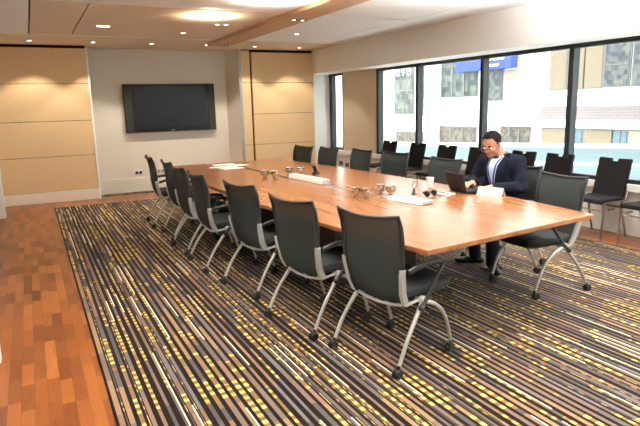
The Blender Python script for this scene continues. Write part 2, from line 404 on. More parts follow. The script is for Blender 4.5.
# ------------------------------------------------------------------ lights
def light(kind, name, loc, energy, color=(1, 1, 1), **kw):
    l = bpy.data.lights.new(name, kind); l.energy = energy; l.color = color
    rot = kw.pop('rot', None)
    for k, v in kw.items(): setattr(l, k, v)
    o = bpy.data.objects.new(name, l); COL.objects.link(o); o.location = loc
    if rot: o.rotation_euler = rot
    return o
WARM = (1.0, 0.90, 0.77)
def downlight(x, y, z, label, watt, shape='round', spot=True, size=1.2, blend=0.5, group='ceiling downlights', rot=(0, 0, 0)):
    r = 0.045
    t = thing('downlight', label, 'ceiling light', (x, y, z), 0, group)
    if shape == 'round':
        bm = bmesh.new(); lathe(bm, [(r*0.72, 0.0), (r*0.78, -0.005), (r*1.1, -0.004), (r*1.2, 0.001), (r*0.72, 0.001)], 20); obj('ring', bm, M['lamp_ring'], t, True)
        bm = bmesh.new(); lathe(bm, [(0, -0.002), (r*0.74, -0.002), (r*0.74, 0.001), (0, 0.001)], 20); obj('lamp', bm, M['lamp'], t)
    elif shape == 'twin':
        bm = bmesh.new()
        for s in (-1, 1): lathe(bm, [(r*0.62, 0.0), (r*0.7, -0.008), (r*1.0, -0.006), (r*1.1, 0.001), (r*0.62, 0.001)], 18, (s*0.058, 0, 0))
        obj('ring', bm, M['lamp_dark'] if z < 2.62 else M['lamp_ring'], t, True)
        for s in (-1, 1):
            bm = bmesh.new(); lathe(bm, [(0, -0.003), (r*0.64, -0.003), (r*0.64, 0.001), (0, 0.001)], 18, (s*0.058, 0, 0)); obj('lamp', bm, M['lamp'], t)
    else:
        bm = bmesh.new(); box(bm, -0.10, 0.10, -0.05, 0.05, -0.004, 0.001); bev(bm, 0.003, 1); obj('frame', bm, M['lamp_ring'], t)
        bm = bmesh.new(); box(bm, -0.075, 0.075, -0.032, 0.032, -0.006, 0.0); obj('lamp', bm, M['lamp'], t)
    if spot:
        light('SPOT', 'downlight_beam', (x, y, z-0.03), watt, WARM, spot_size=size, spot_blend=blend, shadow_soft_size=0.03, rot=rot)
    return t
for k, x in enumerate((0.15, 1.08, 2.02, 2.98, 3.89, 4.81)):
    nm = ['leftmost small round downlight, over the left fabric wall panel', 'small round downlight above the white edge of the screen recess',
          'small round downlight over the left half of the black screen', 'small round downlight beside the end of the timber ceiling beam',
          'small round downlight over the left side of the right fabric panel', 'rightmost small round downlight, near the window corner'][k]
    downlight(x, 10.12, ZC, nm, 55, size=1.75, blend=0.35, group='round downlights along the far wall')
downlight(1.02, 8.19, ZC, 'rectangular recessed light in the beige ceiling panel on the left', 60, 'rect')
downlight(2.18, 8.60, ZC, 'round recessed light between the rectangular light and the twin light', 50, 'round')
downlight(2.46, 7.60, ZC, 'twin recessed light under the bright glow on the ceiling', 70, 'twin')
downlight(3.88, 8.25, ZC, 'round recessed light in the white ceiling right of the beam', 60)
downlight(3.13, 9.49, ZC-0.05, 'twin dark-ringed light at the far end of the timber beam', 60, 'twin')
downlight(3.13, 6.60, ZC-0.05, 'twin dark-ringed light midway along the timber beam', 60, 'twin')
for x, y in ((1.0, 5.2), (2.3, 4.6), (3.88, 5.28), (1.5, 2.4), (2.4, 2.2), (3.9, 2.6), (2.5, 0.0)):
    light('SPOT', 'downlight_beam', (x, y, ZC-0.03), 75, WARM, spot_size=2.0, spot_blend=0.6, shadow_soft_size=0.05)
# upward spots: first two make the ceiling pools, the rest are added fill lamps
for wx, wy, wd, wp, wc in ((2.12, 6.95, 0.2, 40, (1, 0.86, 0.62)), (2.42, 5.6, 0.22, 90, (1, 0.95, 0.86)), (1.2, 3.4, 0.5, 330, (1, 0.98, 0.93)), (4.0, 3.8, 0.9, 300, (0.95, 0.98, 1)), (4.0, 2.2, 0.6, 450, (0.95, 0.98, 1)), (1.2, 0.8, 0.5, 330, (1, 0.98, 0.93)), (4.0, 0.2, 0.6, 400, (0.95, 0.98, 1))):
    light('SPOT', 'ceiling_wash', (wx, wy, ZC-wd), wp, wc, shadow_soft_size=0.05, spot_size=2.75, spot_blend=0.7, rot=(PI, 0, 0))
# daylight through the windows
W = bpy.data.worlds.new('world'); SC.world = W; W.use_nodes = True
bg = W.node_tree.nodes['Background']; bg.inputs[0].default_value = (0.93, 0.97, 1.0, 1); bg.inputs[1].default_value = 6.3
SC.view_settings.view_transform = 'Standard'; SC.view_settings.look = 'None'
SC.view_settings.exposure = 0.2; SC.view_settings.gamma = 1.0; SC.view_settings.use_curve_mapping = False

# ------------------------------------------------------------------ boardroom table
ZT = 0.74
TAB = [(1.90, 2.42), (3.51, 2.59), (3.60, 3.38), (3.655, 4.5), (3.64, 5.6), (3.57, 6.9), (3.44, 8.07), (2.6, 8.13), (1.78, 8.14), (1.69, 7.1), (1.64, 5.8), (1.66, 4.52), (1.78, 3.19)]
tb = thing('boardroom_table', 'long boat-shaped reddish-brown wooden boardroom table in the middle of the striped carpet', 'table', (2.62, 5.3, 0.008))
TL = Vector((2.62, 5.3, 0.008))
bm = bmesh.new(); prism(bm, [(x-TL.x, y-TL.y) for x, y in TAB], ZT-0.034-TL.z, ZT-TL.z); bev(bm, 0.007, 2, 0.9)
obj('tabletop', bm, M['table'], tb)
for y0, y1 in ((4.05, 4.65), (6.35, 6.95)):
    bm = bmesh.new(); box(bm, 2.2-TL.x, 3.05-TL.x, y0-TL.y, y1-TL.y, 0, ZT-0.036-TL.z); bev(bm, 0.01, 2); obj('pedestal', bm, M['dark_wood'], tb)
bm = bmesh.new(); box(bm, 2.3-TL.x, 2.95-TL.x, 4.6-TL.y, 6.4-TL.y, 0.45, 0.69); obj('modesty_panel', bm, M['dark_wood'], tb)
bm = bmesh.new()
def flat_strip(bm, pts, w, z0, z1):
    L = []; R = []
    for i, p in enumerate(pts):
        a = Vector(pts[max(i-1, 0)]); b = Vector(pts[min(i+1, len(pts)-1)]); d = (b-a).normalized(); n = Vector((-d.y, d.x))*w/2
        L.append(Vector(p)+n); R.append(Vector(p)-n)
    for i in range(len(pts)-1):
        q = [L[i], R[i], R[i+1], L[i+1]]; prism(bm, [(v.x, v.y) for v in q], z0, z1)
bm = bmesh.new(); flat_strip(bm, [(2.55-TL.x, 7.2-TL.y), (2.58-TL.x, 5.8-TL.y)], 0.05, ZT-TL.z-0.004, ZT-TL.z+0.003); obj('cable_slot', bm, M['black_plastic'], tb)
bm = bmesh.new(); flat_strip(bm, [(2.68-TL.x, 5.1-TL.y), (2.72-TL.x, 3.86-TL.y)], 0.045, ZT-TL.z-0.004, ZT-TL.z+0.002); obj('cable_cover', bm, M['alu'], tb)

# ------------------------------------------------------------------ nesting conference chair
def back_x(t):       # t 0 bottom .. 1 top
    pts = [(0, -0.165), (0.12, -0.200), (0.35, -0.222), (0.65, -0.228), (0.85, -0.245), (1.0, -0.275)]
    for (a, xa), (b, xb) in zip(pts, pts[1:]):
        if t <= b: k = (t-a)/(b-a); return xa+(xb-xa)*k
    return pts[-1][1]
def back_pt(s, t):   # s -1..1 across
    hw = 0.205+0.035*min(1, t*2.2)+0.012*max(0, t-0.55)/0.45
    x = back_x(t)-0.035*(1-s*s)*(0.4+0.6*t)
    z = 0.385+0.552*t-0.022*(1-s*s)*t*t - 0.02*(1-s*s)*(1-t)
    return Vector((x, s*hw, z))
def make_chair():
    t = thing('conference_chair', 'x', 'chair')
    # seat pad
    bm = bmesh.new()
    prof = [(-0.19, 0.185), (-0.15, 0.215), (0.05, 0.235), (0.20, 0.235), (0.262, 0.205), (0.275, 0.10)]
    pts = [(x, y) for x, y in prof]+[(x, -y) for x, y in reversed(prof)]
    prism(bm, pts, 0.418, 0.472); bev(bm, 0.018, 3, 0.9); obj('seat', bm, M['seat'], t, True)
    bm = bmesh.new(); prism(bm, [(x*0.9, y*0.86) for x, y in pts], 0.398, 0.419); obj('seat_pan', bm, M['black_plastic'], t)
    # mesh back
    bm = bmesh.new(); NS, NT = 12, 14; g1 = []; g2 = []
    for j in range(NT+1):
        g1.append([bm.verts.new(back_pt(-0.95+1.9*i/NS, 0.03+0.95*j/NT)) for i in range(NS+1)])
        g2.append([bm.verts.new(back_pt(-0.95+1.9*i/NS, 0.03+0.95*j/NT)+Vector((0.006, 0, 0))) for i in range(NS+1)])
    for j in range(NT):
        for i in range(NS):
            bm.faces.new((g1[j][i], g1[j][i+1], g1[j+1][i+1], g1[j+1][i]))
    for g in g2:
        for v in g: bm.verts.remove(v)
    obj('back_mesh', bm, M['mesh'], t, True)
    bm = bmesh.new()
    for s in (-1, 1): tube(bm, [back_pt(s*0.97, k/14) for k in range(15)], [0.017]*12+[0.016, 0.014, 0.010], 8)
    tube(bm, [back_pt(-0.97+1.94*k/14, 0.985) for k in range(15)], 0.0115, 8)
    obj('back_frame', bm, M['black_plastic'], t, True)
    bm = bmesh.new()
    pts = [back_pt(-1.0+2.0*k/14, 0.0)+Vector((0.0, 0, -0.004)) for k in range(15)]
    tube(bm, [Vector((-0.06, -0.235, 0.405))]+pts+[Vector((-0.06, 0.235, 0.405))], 0.0095, 8)
    obj('lower_rail', bm, M['bracket'], t, True)
    for s in (-1, 1):
        bm = bmesh.new(); rows = []
        for k in range(7):
            q = 0.0+0.42*k/6; p = back_pt(s*1.0, q); x = p.x-0.006; wx = 0.046-0.012*k/6
            rows.append([bm.verts.new((x+a, p.y+s*b, p.z)) for a, b in ((-0.016, -0.012), (wx-0.016, -0.010), (wx-0.016, 0.014), (-0.016, 0.017))])
        for a, b in zip(rows, rows[1:]):
            for k in range(4): bm.faces.new((a[k], a[(k+1) % 4], b[(k+1) % 4], b[k]))
        bm.faces.new(rows[0]); bm.faces.new(rows[-1]); bev(bm, 0.003, 1)
        obj('back_bracket', bm, M['bracket'], t)
        # armrest and strut
        bm = bmesh.new()
        tube(bm, smooth_path([(-0.20, s*0.262, 0.600), (-0.12, s*0.272, 0.622), (0.02, s*0.272, 0.626), (0.11, s*0.268, 0.612)], 4), [0.012]*13, 8, 1.5)
        a = obj('armrest', bm, M['arm'], t, True)
        bm = bmesh.new(); tube(bm, [(0.11, s*0.268, 0.612), (0.055, s*0.266, 0.54), (-0.03, s*0.268, 0.43), (-0.10, s*0.270, 0.365)], [0.013, 0.012, 0.012, 0.014], 8); ball(bm, (-0.10, s*0.270, 0.365), 0.02, 2); ball(bm, (0.112, s*0.268, 0.610), 0.017, 2)
        obj('strut', bm, M['arm'], a, True)
        bm = bmesh.new()
        q = bmesh.ops.create_cone(bm, segments=16, radius1=0.026, radius2=0.026, depth=0.034, cap_ends=True, matrix=Matrix.Translation((-0.06, s*0.248, 0.402)) @ Matrix.Rotation(PI/2, 4, 'X'))
        bev(bm, 0.004, 1); obj('pivot_hub', bm, M['bracket'], t, True)
        for fr in (1, -1):
            bm = bmesh.new()
            if fr > 0: path = [(-0.05, s*0.250, 0.392), (0.055, s*0.254, 0.345), (0.15, s*0.254, 0.24), (0.215, s*0.250, 0.062)]; end = path[-1]
            else: path = [(-0.065, s*0.250, 0.392), (-0.135, s*0.260, 0.315), (-0.222, s*0.270, 0.20), (-0.300, s*0.275, 0.062)]; end = path[-1]
            pp = smooth_path(path, 6); n = len(pp)
            tube(bm, pp, [0.0150-0.0040*k/(n-1) for k in range(n)], 10)
            lg = obj('leg', bm, M['leg'], t, True)
            bm = bmesh.new(); r = 0.029
            for dy in (-0.013, 0.013):
                bmesh.ops.create_cone(bm, segments=18, radius1=r, radius2=r, depth=0.018, cap_ends=True, matrix=Matrix.Translation((end[0]-0.012, end[1]+dy, r)) @ Matrix.Rotation(PI/2, 4, 'X'))
            bev(bm, 0.004, 1)
            tube(bm, [(end[0], end[1], 0.075), (end[0]-0.002, end[1], 0.045)], 0.012, 8)
            box(bm, end[0]-0.03, end[0]+0.004, end[1]-0.005, end[1]+0.005, 0.028, 0.056)
            obj('caster', bm, M['black_plastic'], lg, True)
    bm = bmesh.new(); tube(bm, [(-0.06, -0.24, 0.402), (-0.06, 0.24, 0.402)], 0.012, 8); obj('cross_bar', bm, M['leg'], t, True)
    return t
proto = make_chair(); used = [False]
def put_chair(x, y, deg, label, group):
    o = proto if not used[0] else copy_tree(proto)
    used[0] = True; o.location = (x, y, 0.008); o.rotation_euler = (0, 0, math.radians(deg)); o['label'] = label; o['group'] = group
    return o
GL, GR = 'conference chairs along the left side of the table', 'conference chairs along the window side of the table'
LEFT = [(1.954, 2.776, 13, 'charcoal mesh conference chair on castors nearest the camera, at the near left table corner'),
        (1.79, 3.485, 11.2, 'charcoal mesh conference chair on the left side, second from the camera'),
        (1.75, 4.43, 10.7, 'charcoal mesh conference chair on the left side, third from the camera'),
        (1.646, 5.312, 0.9, 'middle one of the seven charcoal mesh chairs along the left side of the table'),
        (1.65, 6.06, 2, 'charcoal mesh conference chair on the left side, third from the far end'),
        (1.688, 6.80, 0, 'charcoal mesh conference chair on the left side, second from the far end'),
        (1.647, 7.668, -3, 'farthest left-side mesh chair, standing below the wall socket near the screen wall')]
for c in LEFT: put_chair(*c, GL)
RIGHT = [(3.48, 7.81, 187, 'farthest window-side mesh chair, its back in front of the right fabric panel'),
         (3.595, 7.22, 183, 'window-side mesh chair second from the far end, in front of the narrow window'),
         (3.761, 6.58, 180, 'window-side mesh chair standing in front of the beige column'),
         (3.863, 5.894, 186, 'window-side mesh chair fourth from the far end, in front of a black visitor chair'),
         (3.81, 4.87, 182, 'window-side mesh chair on the far side of the open laptop'),
         (3.91, 3.90, 177, 'mesh conference chair the man in the dark suit is sitting on'),
         (3.615, 3.195, 175.5, 'mesh conference chair at the near right table corner, pushed under the table')]
for c in RIGHT: put_chair(*c, GR)

# ------------------------------------------------------------------ visitor chairs along the window
def make_visitor():
    t = thing('visitor_chair', 'x', 'chair')
    bm = bmesh.new(); box(bm, -0.17, 0.255, -0.195, 0.195, 0.415, 0.462); bev(bm, 0.016, 3); obj('seat', bm, M['visitor'], t, True)
    bm = bmesh.new()
    hw, nw, nd, H = 0.185, 0.05, 0.036, 0.425
    out = [(-hw, 0), (hw, 0), (hw+0.004, H-0.01), (hw-0.004, H), (nw, H-0.004), (nw-0.006, H-nd), (-nw+0.006, H-nd), (-nw, H-0.004), (-hw+0.004, H), (-hw-0.004, H-0.01)]
    L = []; Rr = []
    for y, z in out:
        x = -0.135-0.10*(z/H)
        L.append(bm.verts.new((x, y, 0.445+z))); Rr.append(bm.verts.new((x-0.034, y, 0.441+z)))
    n = len(out); bm.faces.new(L); bm.faces.new(Rr[::-1])
    for k in range(n): bm.faces.new((L[k], L[(k+1) % n], Rr[(k+1) % n], Rr[k]))
    bev(bm, 0.007, 2, 0.5); obj('backrest', bm, M['visitor'], t, True)
    for s in (-1, 1):
        bm = bmesh.new(); tube(bm, smooth_path([(0.20, s*0.212, 0.425), (0.205, s*0.213, 0.2), (0.212, s*0.214, 0.0)], 3), 0.0115, 8); obj('leg', bm, M['chrome_leg'], t, True)
        bm = bmesh.new(); tube(bm, smooth_path([(-0.10, s*0.212, 0.425), (-0.15, s*0.213, 0.2), (-0.215, s*0.214, 0.0)], 3), 0.0115, 8); obj('leg', bm, M['chrome_leg'], t, True)
        bm = bmesh.new(); tube(bm, [(0.21, s*0.212, 0.418), (-0.16, s*0.212, 0.418), (-0.20, s*0.205, 0.52)], 0.0105, 8); obj('side_rail', bm, M['chrome_leg'], t, True)
        bm = bmesh.new(); box(bm, 0.02, 0.12, s*0.212-0.012, s*0.212+0.012, 0.335, 0.352); bev(bm, 0.003, 1); obj('link_bracket', bm, M['chrome_leg'], t)
    bm = bmesh.new(); tube(bm, [(0.20, -0.212, 0.335), (0.20, 0.212, 0.335)], 0.009, 8); obj('cross_bar', bm, M['chrome_leg'], t, True)
    bm = bmesh.new(); tube(bm, [(-0.118, -0.212, 0.345), (-0.118, 0.212, 0.345)], 0.009, 8); obj('cross_bar', bm, M['chrome_leg'], t, True)
    return t
vis = make_visitor()
VS = [(8.64, 181, 'black upholstered visitor chair farthest along the windows, beside the column'),
      (7.80, 180, 'black visitor chair in front of the first wide window mullion after the column'),
      (7.03, 183, 'black visitor chair behind the mesh chair on the far side of the laptop'),
      (6.32, 180, 'black visitor chair directly behind the head and shoulder of the seated man'),
      (5.47, 180, 'black visitor chair by the window, just right of the seated man'),
      (4.88, 181, 'black visitor chair behind the near right mesh chair, at the foot of a dark mullion'),
      (4.13, 180, 'black visitor chair standing fully in view by the window on the right'),
      (3.50, 178, 'black visitor chair cut off by the right edge of the photo')]
for k, (y, d, lb) in enumerate(VS):
    o = vis if k == 0 else copy_tree(vis)
    o.location = (5.665, y, 0.0085 if False else 0.0); o.rotation_euler = (0, 0, math.radians(d)); o['label'] = lb; o['group'] = 'black visitor chairs along the windows'

# ------------------------------------------------------------------ things on the table
def at(o, x, y, z=ZT, rz=0): o.location = (x, y, z); o.rotation_euler = (0, 0, rz); return o
# power boxes
def power_box(label, x, y, L, wd, h, rz):
    t = thing('power_box', label, 'power box', (x, y, ZT+0.0025), rz)
    bm = bmesh.new(); v = box(bm, -L/2, L/2, -wd/2, wd/2, 0, h)
    for q in v:
        if q.co.z > 0: q.co.y *= 0.72
    bev(bm, 0.006, 2); obj('housing', bm, M['white_plastic'], t, True)
    n = max(2, int(L/0.12))
    for k in range(n):
        bm = bmesh.new(); cx = -L/2+L*(k+0.5)/n; boxm(bm, Matrix.Translation((cx, 0, h+0.001)), 0.055, wd*0.45, 0.004); bev(bm, 0.0015, 1); obj('socket', bm, M['bracket'], t)
    bm = bmesh.new(); box(bm, -L/2-0.006, -L/2, -wd*0.4, wd*0.4, 0.004, h*0.9); obj('end_cap', bm, M['alu'], t)
    bm = bmesh.new(); box(bm, L/2, L/2+0.006, -wd*0.4, wd*0.4, 0.004, h*0.9); obj('end_cap', bm, M['alu'], t)
    return t
power_box('long white power and cable box in the centre of the far half of the table', 2.65, 5.45, 0.72, 0.11, 0.05, math.radians(-85))
power_box('shorter white power box in the centre of the near half of the table', 2.765, 3.76, 0.40, 0.16, 0.03, math.radians(-80))
# chrome bowls
def make_bowl():
    t = thing('chrome_bowl', 'x', 'bowl')
    bm = bmesh.new(); lathe(bm, [(0, 0.0), (0.020, 0.0), (0.022, 0.004), (0.014, 0.010), (0.026, 0.018), (0.036, 0.032), (0.0375, 0.044), (0.033, 0.058), (0.035, 0.064), (0.0325, 0.064), (0.030, 0.058), (0.034, 0.044), (0.033, 0.033), (0.022, 0.020), (0, 0.018)], 24); obj('bowl', bm, M['chrome'], t, True)
    for s in (-1, 1):
        bm = bmesh.new(); tube(bm, smooth_path([(0.034*s, 0, 0.054), (0.050*s, 0, 0.052), (0.050*s, 0, 0.036), (0.037*s, 0, 0.034)], 4), 0.003, 6); obj('handle', bm, M['chrome'], t, True)
    return t
bowl = make_bowl()
BW = [(2.375, 6.04, 0.4, 'left one of two chrome bowls by the dark slot at the far end'), (2.455, 5.92, 1.2, 'right one of two chrome bowls by the dark slot at the far end'),
      (2.74, 6.16, 0.2, 'left one of two chrome bowls just beyond the long white power box'), (2.84, 6.05, 0.9, 'right one of two chrome bowls just beyond the long white power box'),
      (2.535, 4.245, 0.5, 'left one of the chrome bowls standing nearest the camera on the table'), (2.575, 4.14, 1.4, 'right one of the chrome bowls standing nearest the camera on the table'),
      (2.80, 4.26, 0.3, 'left one of two chrome bowls beside the shorter white power box'), (2.84, 4.15, 1.1, 'right one of two chrome bowls beside the shorter white power box')]
for k, (x, y, r, lb) in enumerate(BW):
    o = bowl if k == 0 else copy_tree(bowl)
    o.scale = (1.3, 1.3, 1.3); at(o, x, y, ZT, r); o['label'] = lb; o['group'] = 'chrome bowls on the table'
# papers at the far end
for k, (x, y, r, w_, h_, lb) in enumerate([(2.36, 7.22, 0.2, 0.3, 0.21, 'white paper sheet nearest the camera in the far bunch of papers'),
        (2.27, 7.42, -0.3, 0.3, 0.21, 'white paper sheet at the left of the far bunch of papers'), (2.52, 7.46, 0.5, 0.3, 0.21, 'white paper sheet at the right of the far bunch of papers'),
        (2.40, 7.66, 0.1, 0.3, 0.21, 'white paper sheet at the back of the far bunch of papers')]):
    bm = bmesh.new(); box(bm, -w_/2, w_/2, -h_/2, h_/2, 0, 0.003); o = obj('paper_sheet', bm, M['paper']); at(o, x, y, ZT+0.0035*k+0.0036, r); tag(o, lb, 'paper', 'paper sheets at the far end of the table')
for k, (x, y, r, lb) in enumerate([(2.30, 7.99, 0.3, 'left pink pen at the far end of the table'), (2.42, 8.02, -0.2, 'middle pink pen at the far end of the table'), (2.53, 8.01, 0.1, 'right pink pen at the far end of the table')]):
    bm = bmesh.new(); tube(bm, [(-0.06, 0, 0.008), (0.05, 0, 0.008), (0.064, 0, 0.008)], [0.0075, 0.0075, 0.003], 8); o = obj('pen', bm, M['pink'], None, True); at(o, x, y, ZT, r); tag(o, lb, 'pen', 'pink pens at the far end of the table')
# small black handset
t = thing('desk_handset', 'small black handset leaning in its cradle on the far right of the table', 'phone', (2.985, 5.94, ZT), 0.5)
bm = bmesh.new(); v = box(bm, -0.04, 0.04, -0.03, 0.03, 0, 0.025)
bev(bm, 0.006, 2); obj('cradle', bm, M['black_plastic'], t, True)
bm = bmesh.new(); boxm(bm, Matrix.Translation((-0.012, 0, 0.062)) @ Matrix.Rotation(-0.5, 4, 'Y'), 0.022, 0.045, 0.10); bev(bm, 0.006, 2); obj('handset', bm, M['black_plastic'], t, True)
# headset with loop
t = thing('headset', 'black earpiece with a thin upright wire loop on the shorter white power box', 'headset', (2.86, 3.84, ZT+0.0335), -0.65)
bm = bmesh.new(); capsule(bm, (0, 0, 0.013), (0.004, 0.004, 0.05), 0.013, 0.010); ball(bm, (0, 0, 0.012), (0.022, 0.016, 0.012)); obj('earpiece', bm, M['black_plastic'], t, True)
bm = bmesh.new(); tube(bm, smooth_path([(0.004, 0.004, 0.05), (-0.012, 0, 0.085), (0.004, 0.004, 0.118), (0.028, 0.01, 0.118), (0.034, 0.012, 0.09), (0.016, 0.008, 0.06)], 5), 0.0035, 6); obj('wire_loop', bm, M['black_plastic'], t, True)
# headphones
t = thing('headphones', 'pair of black headphones lying on the table between the cup and the white power box', 'headphones', (3.07, 3.87, ZT), 0.25); t.scale = (0.82, 0.82, 0.82)
for s, lab in ((-1, 0), (1, 0)):
    bm = bmesh.new(); bmesh.ops.create_cone(bm, segments=20, radius1=0.036, radius2=0.030, depth=0.03, cap_ends=True, matrix=Matrix.Translation((s*0.062, 0, 0.037)) @ Matrix.Rotation(PI/2*0.8, 4, 'Y')); bev(bm, 0.006, 2); obj('ear_cup', bm, M['black_plastic'], t, True)
bm = bmesh.new(); tube(bm, [(0.07*math.cos(a), 0.10*math.sin(a), 0.03+0.008*math.sin(a)) for a in [PI*k/14 for k in range(15)]], 0.008, 8); obj('headband', bm, M['black_plastic'], t, True)
bm = bmesh.new(); tube(bm, smooth_path([(0.06, -0.02, 0.006), (0.1, -0.06, 0.004), (0.02, -0.11, 0.004), (-0.10, -0.09, 0.004), (-0.12, -0.14, 0.004)], 5), 0.003, 6); obj('cable', bm, M['black_plastic'], t, True)
# cup
t = thing('paper_cup', 'white paper cup standing on the table left of the laptop', 'cup', (3.40, 4.30, ZT))
bm = bmesh.new(); lathe(bm, [(0, 0), (0.028, 0), (0.037, 0.092), (0.0395, 0.094), (0.038, 0.097), (0.035, 0.093), (0.027, 0.006), (0, 0.006)], 24); obj('cup_body', bm, M['paper'], t, True)
# note pad
t = thing('notepad', 'small white notepad with a dark pen lying beside the laptop', 'notepad', (3.24, 3.90, ZT+0.001), 0.35)
bm = bmesh.new(); box(bm, -0.06, 0.06, -0.085, 0.085, 0, 0.008); obj('pages', bm, M['paper'], t)
bm = bmesh.new(); tube(bm, [(-0.02, -0.06, 0.0125), (0.01, 0.06, 0.0125)], 0.0045, 8); obj('pen', bm, M['black_plastic'], t, True)
# laptop
t = thing('laptop', 'small open dark laptop in front of the seated man, lid back to the camera', 'laptop', (3.50, 3.885, ZT), math.radians(-8))
bm = bmesh.new(); box(bm, -0.10, 0.10, -0.14, 0.14, 0.004, 0.024); bev(bm, 0.005, 2); obj('base', bm, M['laptop'], t, True)
bm = bmesh.new()
for r in range(5):
    for q in range(11): boxm(bm, Matrix.Translation((-0.055+0.022*r, -0.112+0.0224*q, 0.0255)), 0.018, 0.019, 0.003)
obj('keyboard', bm, M['keys'], t)
LM = Matrix.Translation((-0.10, 0, 0.022)) @ Matrix.Rotation(math.radians(-17), 4, 'Y')
bm = bmesh.new(); boxm(bm, LM @ Matrix.Translation((0, 0, 0.086)), 0.011, 0.28, 0.166); bev(bm, 0.004, 2); lid = obj('lid', bm, M['laptop'], t, True)
bm = bmesh.new(); boxm(bm, LM @ Matrix.Translation((0.006, 0, 0.088)), 0.002, 0.25, 0.138); obj('screen', bm, M['screen'], lid)
# tent card
bm = bmesh.new(); a = 0.045; L = 0.115; h = 0.07; q = []
for y in (-L, L): q += [bm.verts.new((-a, y, 0)), bm.verts.new((0, y, h)), bm.verts.new((a, y, 0)), bm.verts.new((a-0.004, y, 0)), bm.verts.new((0, y, h-0.004)), bm.verts.new((-a+0.004, y, 0))]
for k in range(6): bm.faces.new((q[k], q[(k+1) % 6], q[6+(k+1) % 6], q[6+k]))
bm.faces.new(q[:6]); bm.faces.new(q[6:])
o = obj('name_card', bm, M['paper']); at(o, 3.52, 3.61, ZT+0.001, math.radians(20)); tag(o, 'blank white folded name card standing in front of the seated man', 'name card')

# ------------------------------------------------------------------ screen, sockets
t = thing('wall_screen', 'large black flat screen with side speakers hung on the pale recess wall', 'television', (2.465, 11.07, 1.57))
bm = bmesh.new(); box(bm, -0.86, 0.86, -0.10, -0.02, -0.445, 0.445); bev(bm, 0.006, 2); obj('housing', bm, M['tv_frame'], t, True)
bm = bmesh.new(); box(bm, -0.68, 0.68, -0.104, -0.099, -0.385, 0.405); obj('screen', bm, M['tv_screen'], t)
for s in (-1, 1):
    bm = bmesh.new(); box(bm, s*0.785-0.065, s*0.785+0.065, -0.108, -0.099, -0.43, 0.43); bev(bm, 0.003, 1); obj('speaker', bm, M['tv_speaker'], t)
bm = bmesh.new(); box(bm, -0.3, 0.3, -0.02, 0.0, -0.25, 0.25); obj('wall_bracket', bm, M['black_plastic'], t)
bm = bmesh.new(); box(bm, -0.035, 0.035, -0.103, -0.099, -0.424, -0.412); obj('badge', bm, M['alu'], t)
def socket(label, x, y, z, rz, m1, m2, group=None):
    t = thing('wall_socket', label, 'socket', (x, y, z), rz, group)
    bm = bmesh.new(); box(bm, -0.075, 0.075, -0.012, 0, -0.045, 0.045); bev(bm, 0.003, 1); obj('plate', bm, m1, t)
    for s in (-1, 1):
        bm = bmesh.new(); box(bm, s*0.036-0.027, s*0.036+0.027, -0.017, -0.011, -0.028, 0.028); bev(bm, 0.002, 1); obj('outlet', bm, m2, t)
M['bronze'] = mat('bronze_plate', (128, 92, 58), 0.4, metal=0.5)
socket('double black socket on the recess wall left of the farthest chair', 1.775, 11.07, 0.37, 0, M['white_plastic'], M['black_plastic'])
socket('double grey socket on the recess wall right of the farthest chair', 2.19, 11.07, 0.37, 0, M['recess_wall'], M['trim_grey'])
socket('left bronze socket on the low wall under the narrow window', 5.97, 10.62, 0.30, PI/2*-1, M['bronze'], M['bronze'])
socket('right bronze socket on the low wall under the narrow window', 5.97, 10.36, 0.28, PI/2*-1, M['bronze'], M['bronze'])
# ------------------------------------------------------------------ the seated man
RT = Vector((4.03, 3.97, 0.008)); FD = Vector((-0.985, -0.17, 0)).normalized(); LD = Vector((-FD.y, FD.x, 0))
def P(fx, ly, z): v = FD*fx+LD*ly; return Vector((v.x, v.y, z-0.008))
def Wp(x, y, z): return Vector((x, y, z))-RT
man = thing('person', 'man in dark navy suit with glasses and blue lanyard, seated typing on a laptop', 'person', RT)
head_c = P(0.145, -0.045, 1.145)
yaw = math.radians(6)                      # head turned a little to his left, towards the camera
hf = (FD*math.cos(yaw)+LD*math.sin(yaw)).normalized(); hl = Vector((-hf.y, hf.x, 0)); pitch = math.radians(-27)
hfw = hf*math.cos(pitch)+Vector((0, 0, math.sin(pitch))); hup = hl.cross(hfw)*-1
hup = hfw.cross(hl)
if hup.z < 0: hup = -hup
HM = Matrix((hfw, hl, hup)).transposed()   # columns: fwd, left, up
def H(f, l, u): return head_c+hfw*f+hl*l+hup*u
def hball(bm, f, l, u, r, sub=3): ball(bm, H(f, l, u), r, sub, HM)
sh_l, sh_r = P(0.05, 0.185, 0.975), P(0.05, -0.185, 0.975)
el_l, el_r = P(0.10, 0.265, 0.755), P(0.13, -0.255, 0.775)
wr_l, wr_r = Wp(3.72, 3.80, 0.775), Wp(3.665, 4.00, 0.80)
hp_l, hp_r = P(0.0, 0.09, 0.555), P(0.0, -0.09, 0.555)
kn_l, kn_r = P(0.42, 0.19, 0.56), P(0.42, -0.06, 0.55)
an_l, an_r = Wp(3.655, 3.70, 0.09), Wp(3.71, 3.985, 0.09)
bm = bmesh.new()
hball(bm, -0.012, 0, 0.032, (0.098, 0.076, 0.086)); hball(bm, 0.030, 0, -0.028, (0.062, 0.062, 0.078)); hball(bm, 0.046, 0, -0.078, (0.038, 0.042, 0.032))
hball(bm, 0.070, 0, 0.022, (0.022, 0.052, 0.014)); hball(bm, 0.066, 0.033, -0.022, (0.022, 0.022, 0.020)); hball(bm, 0.066, -0.033, -0.022, (0.022, 0.022, 0.020))
hball(bm, 0.088, 0, 0.004, (0.014, 0.010, 0.022)); hball(bm, 0.100, 0, -0.020, (0.018, 0.014, 0.014)); hball(bm, 0.082, 0, -0.052, (0.014, 0.022, 0.012)); hball(bm, 0.076, 0, -0.086, (0.018, 0.020, 0.014))
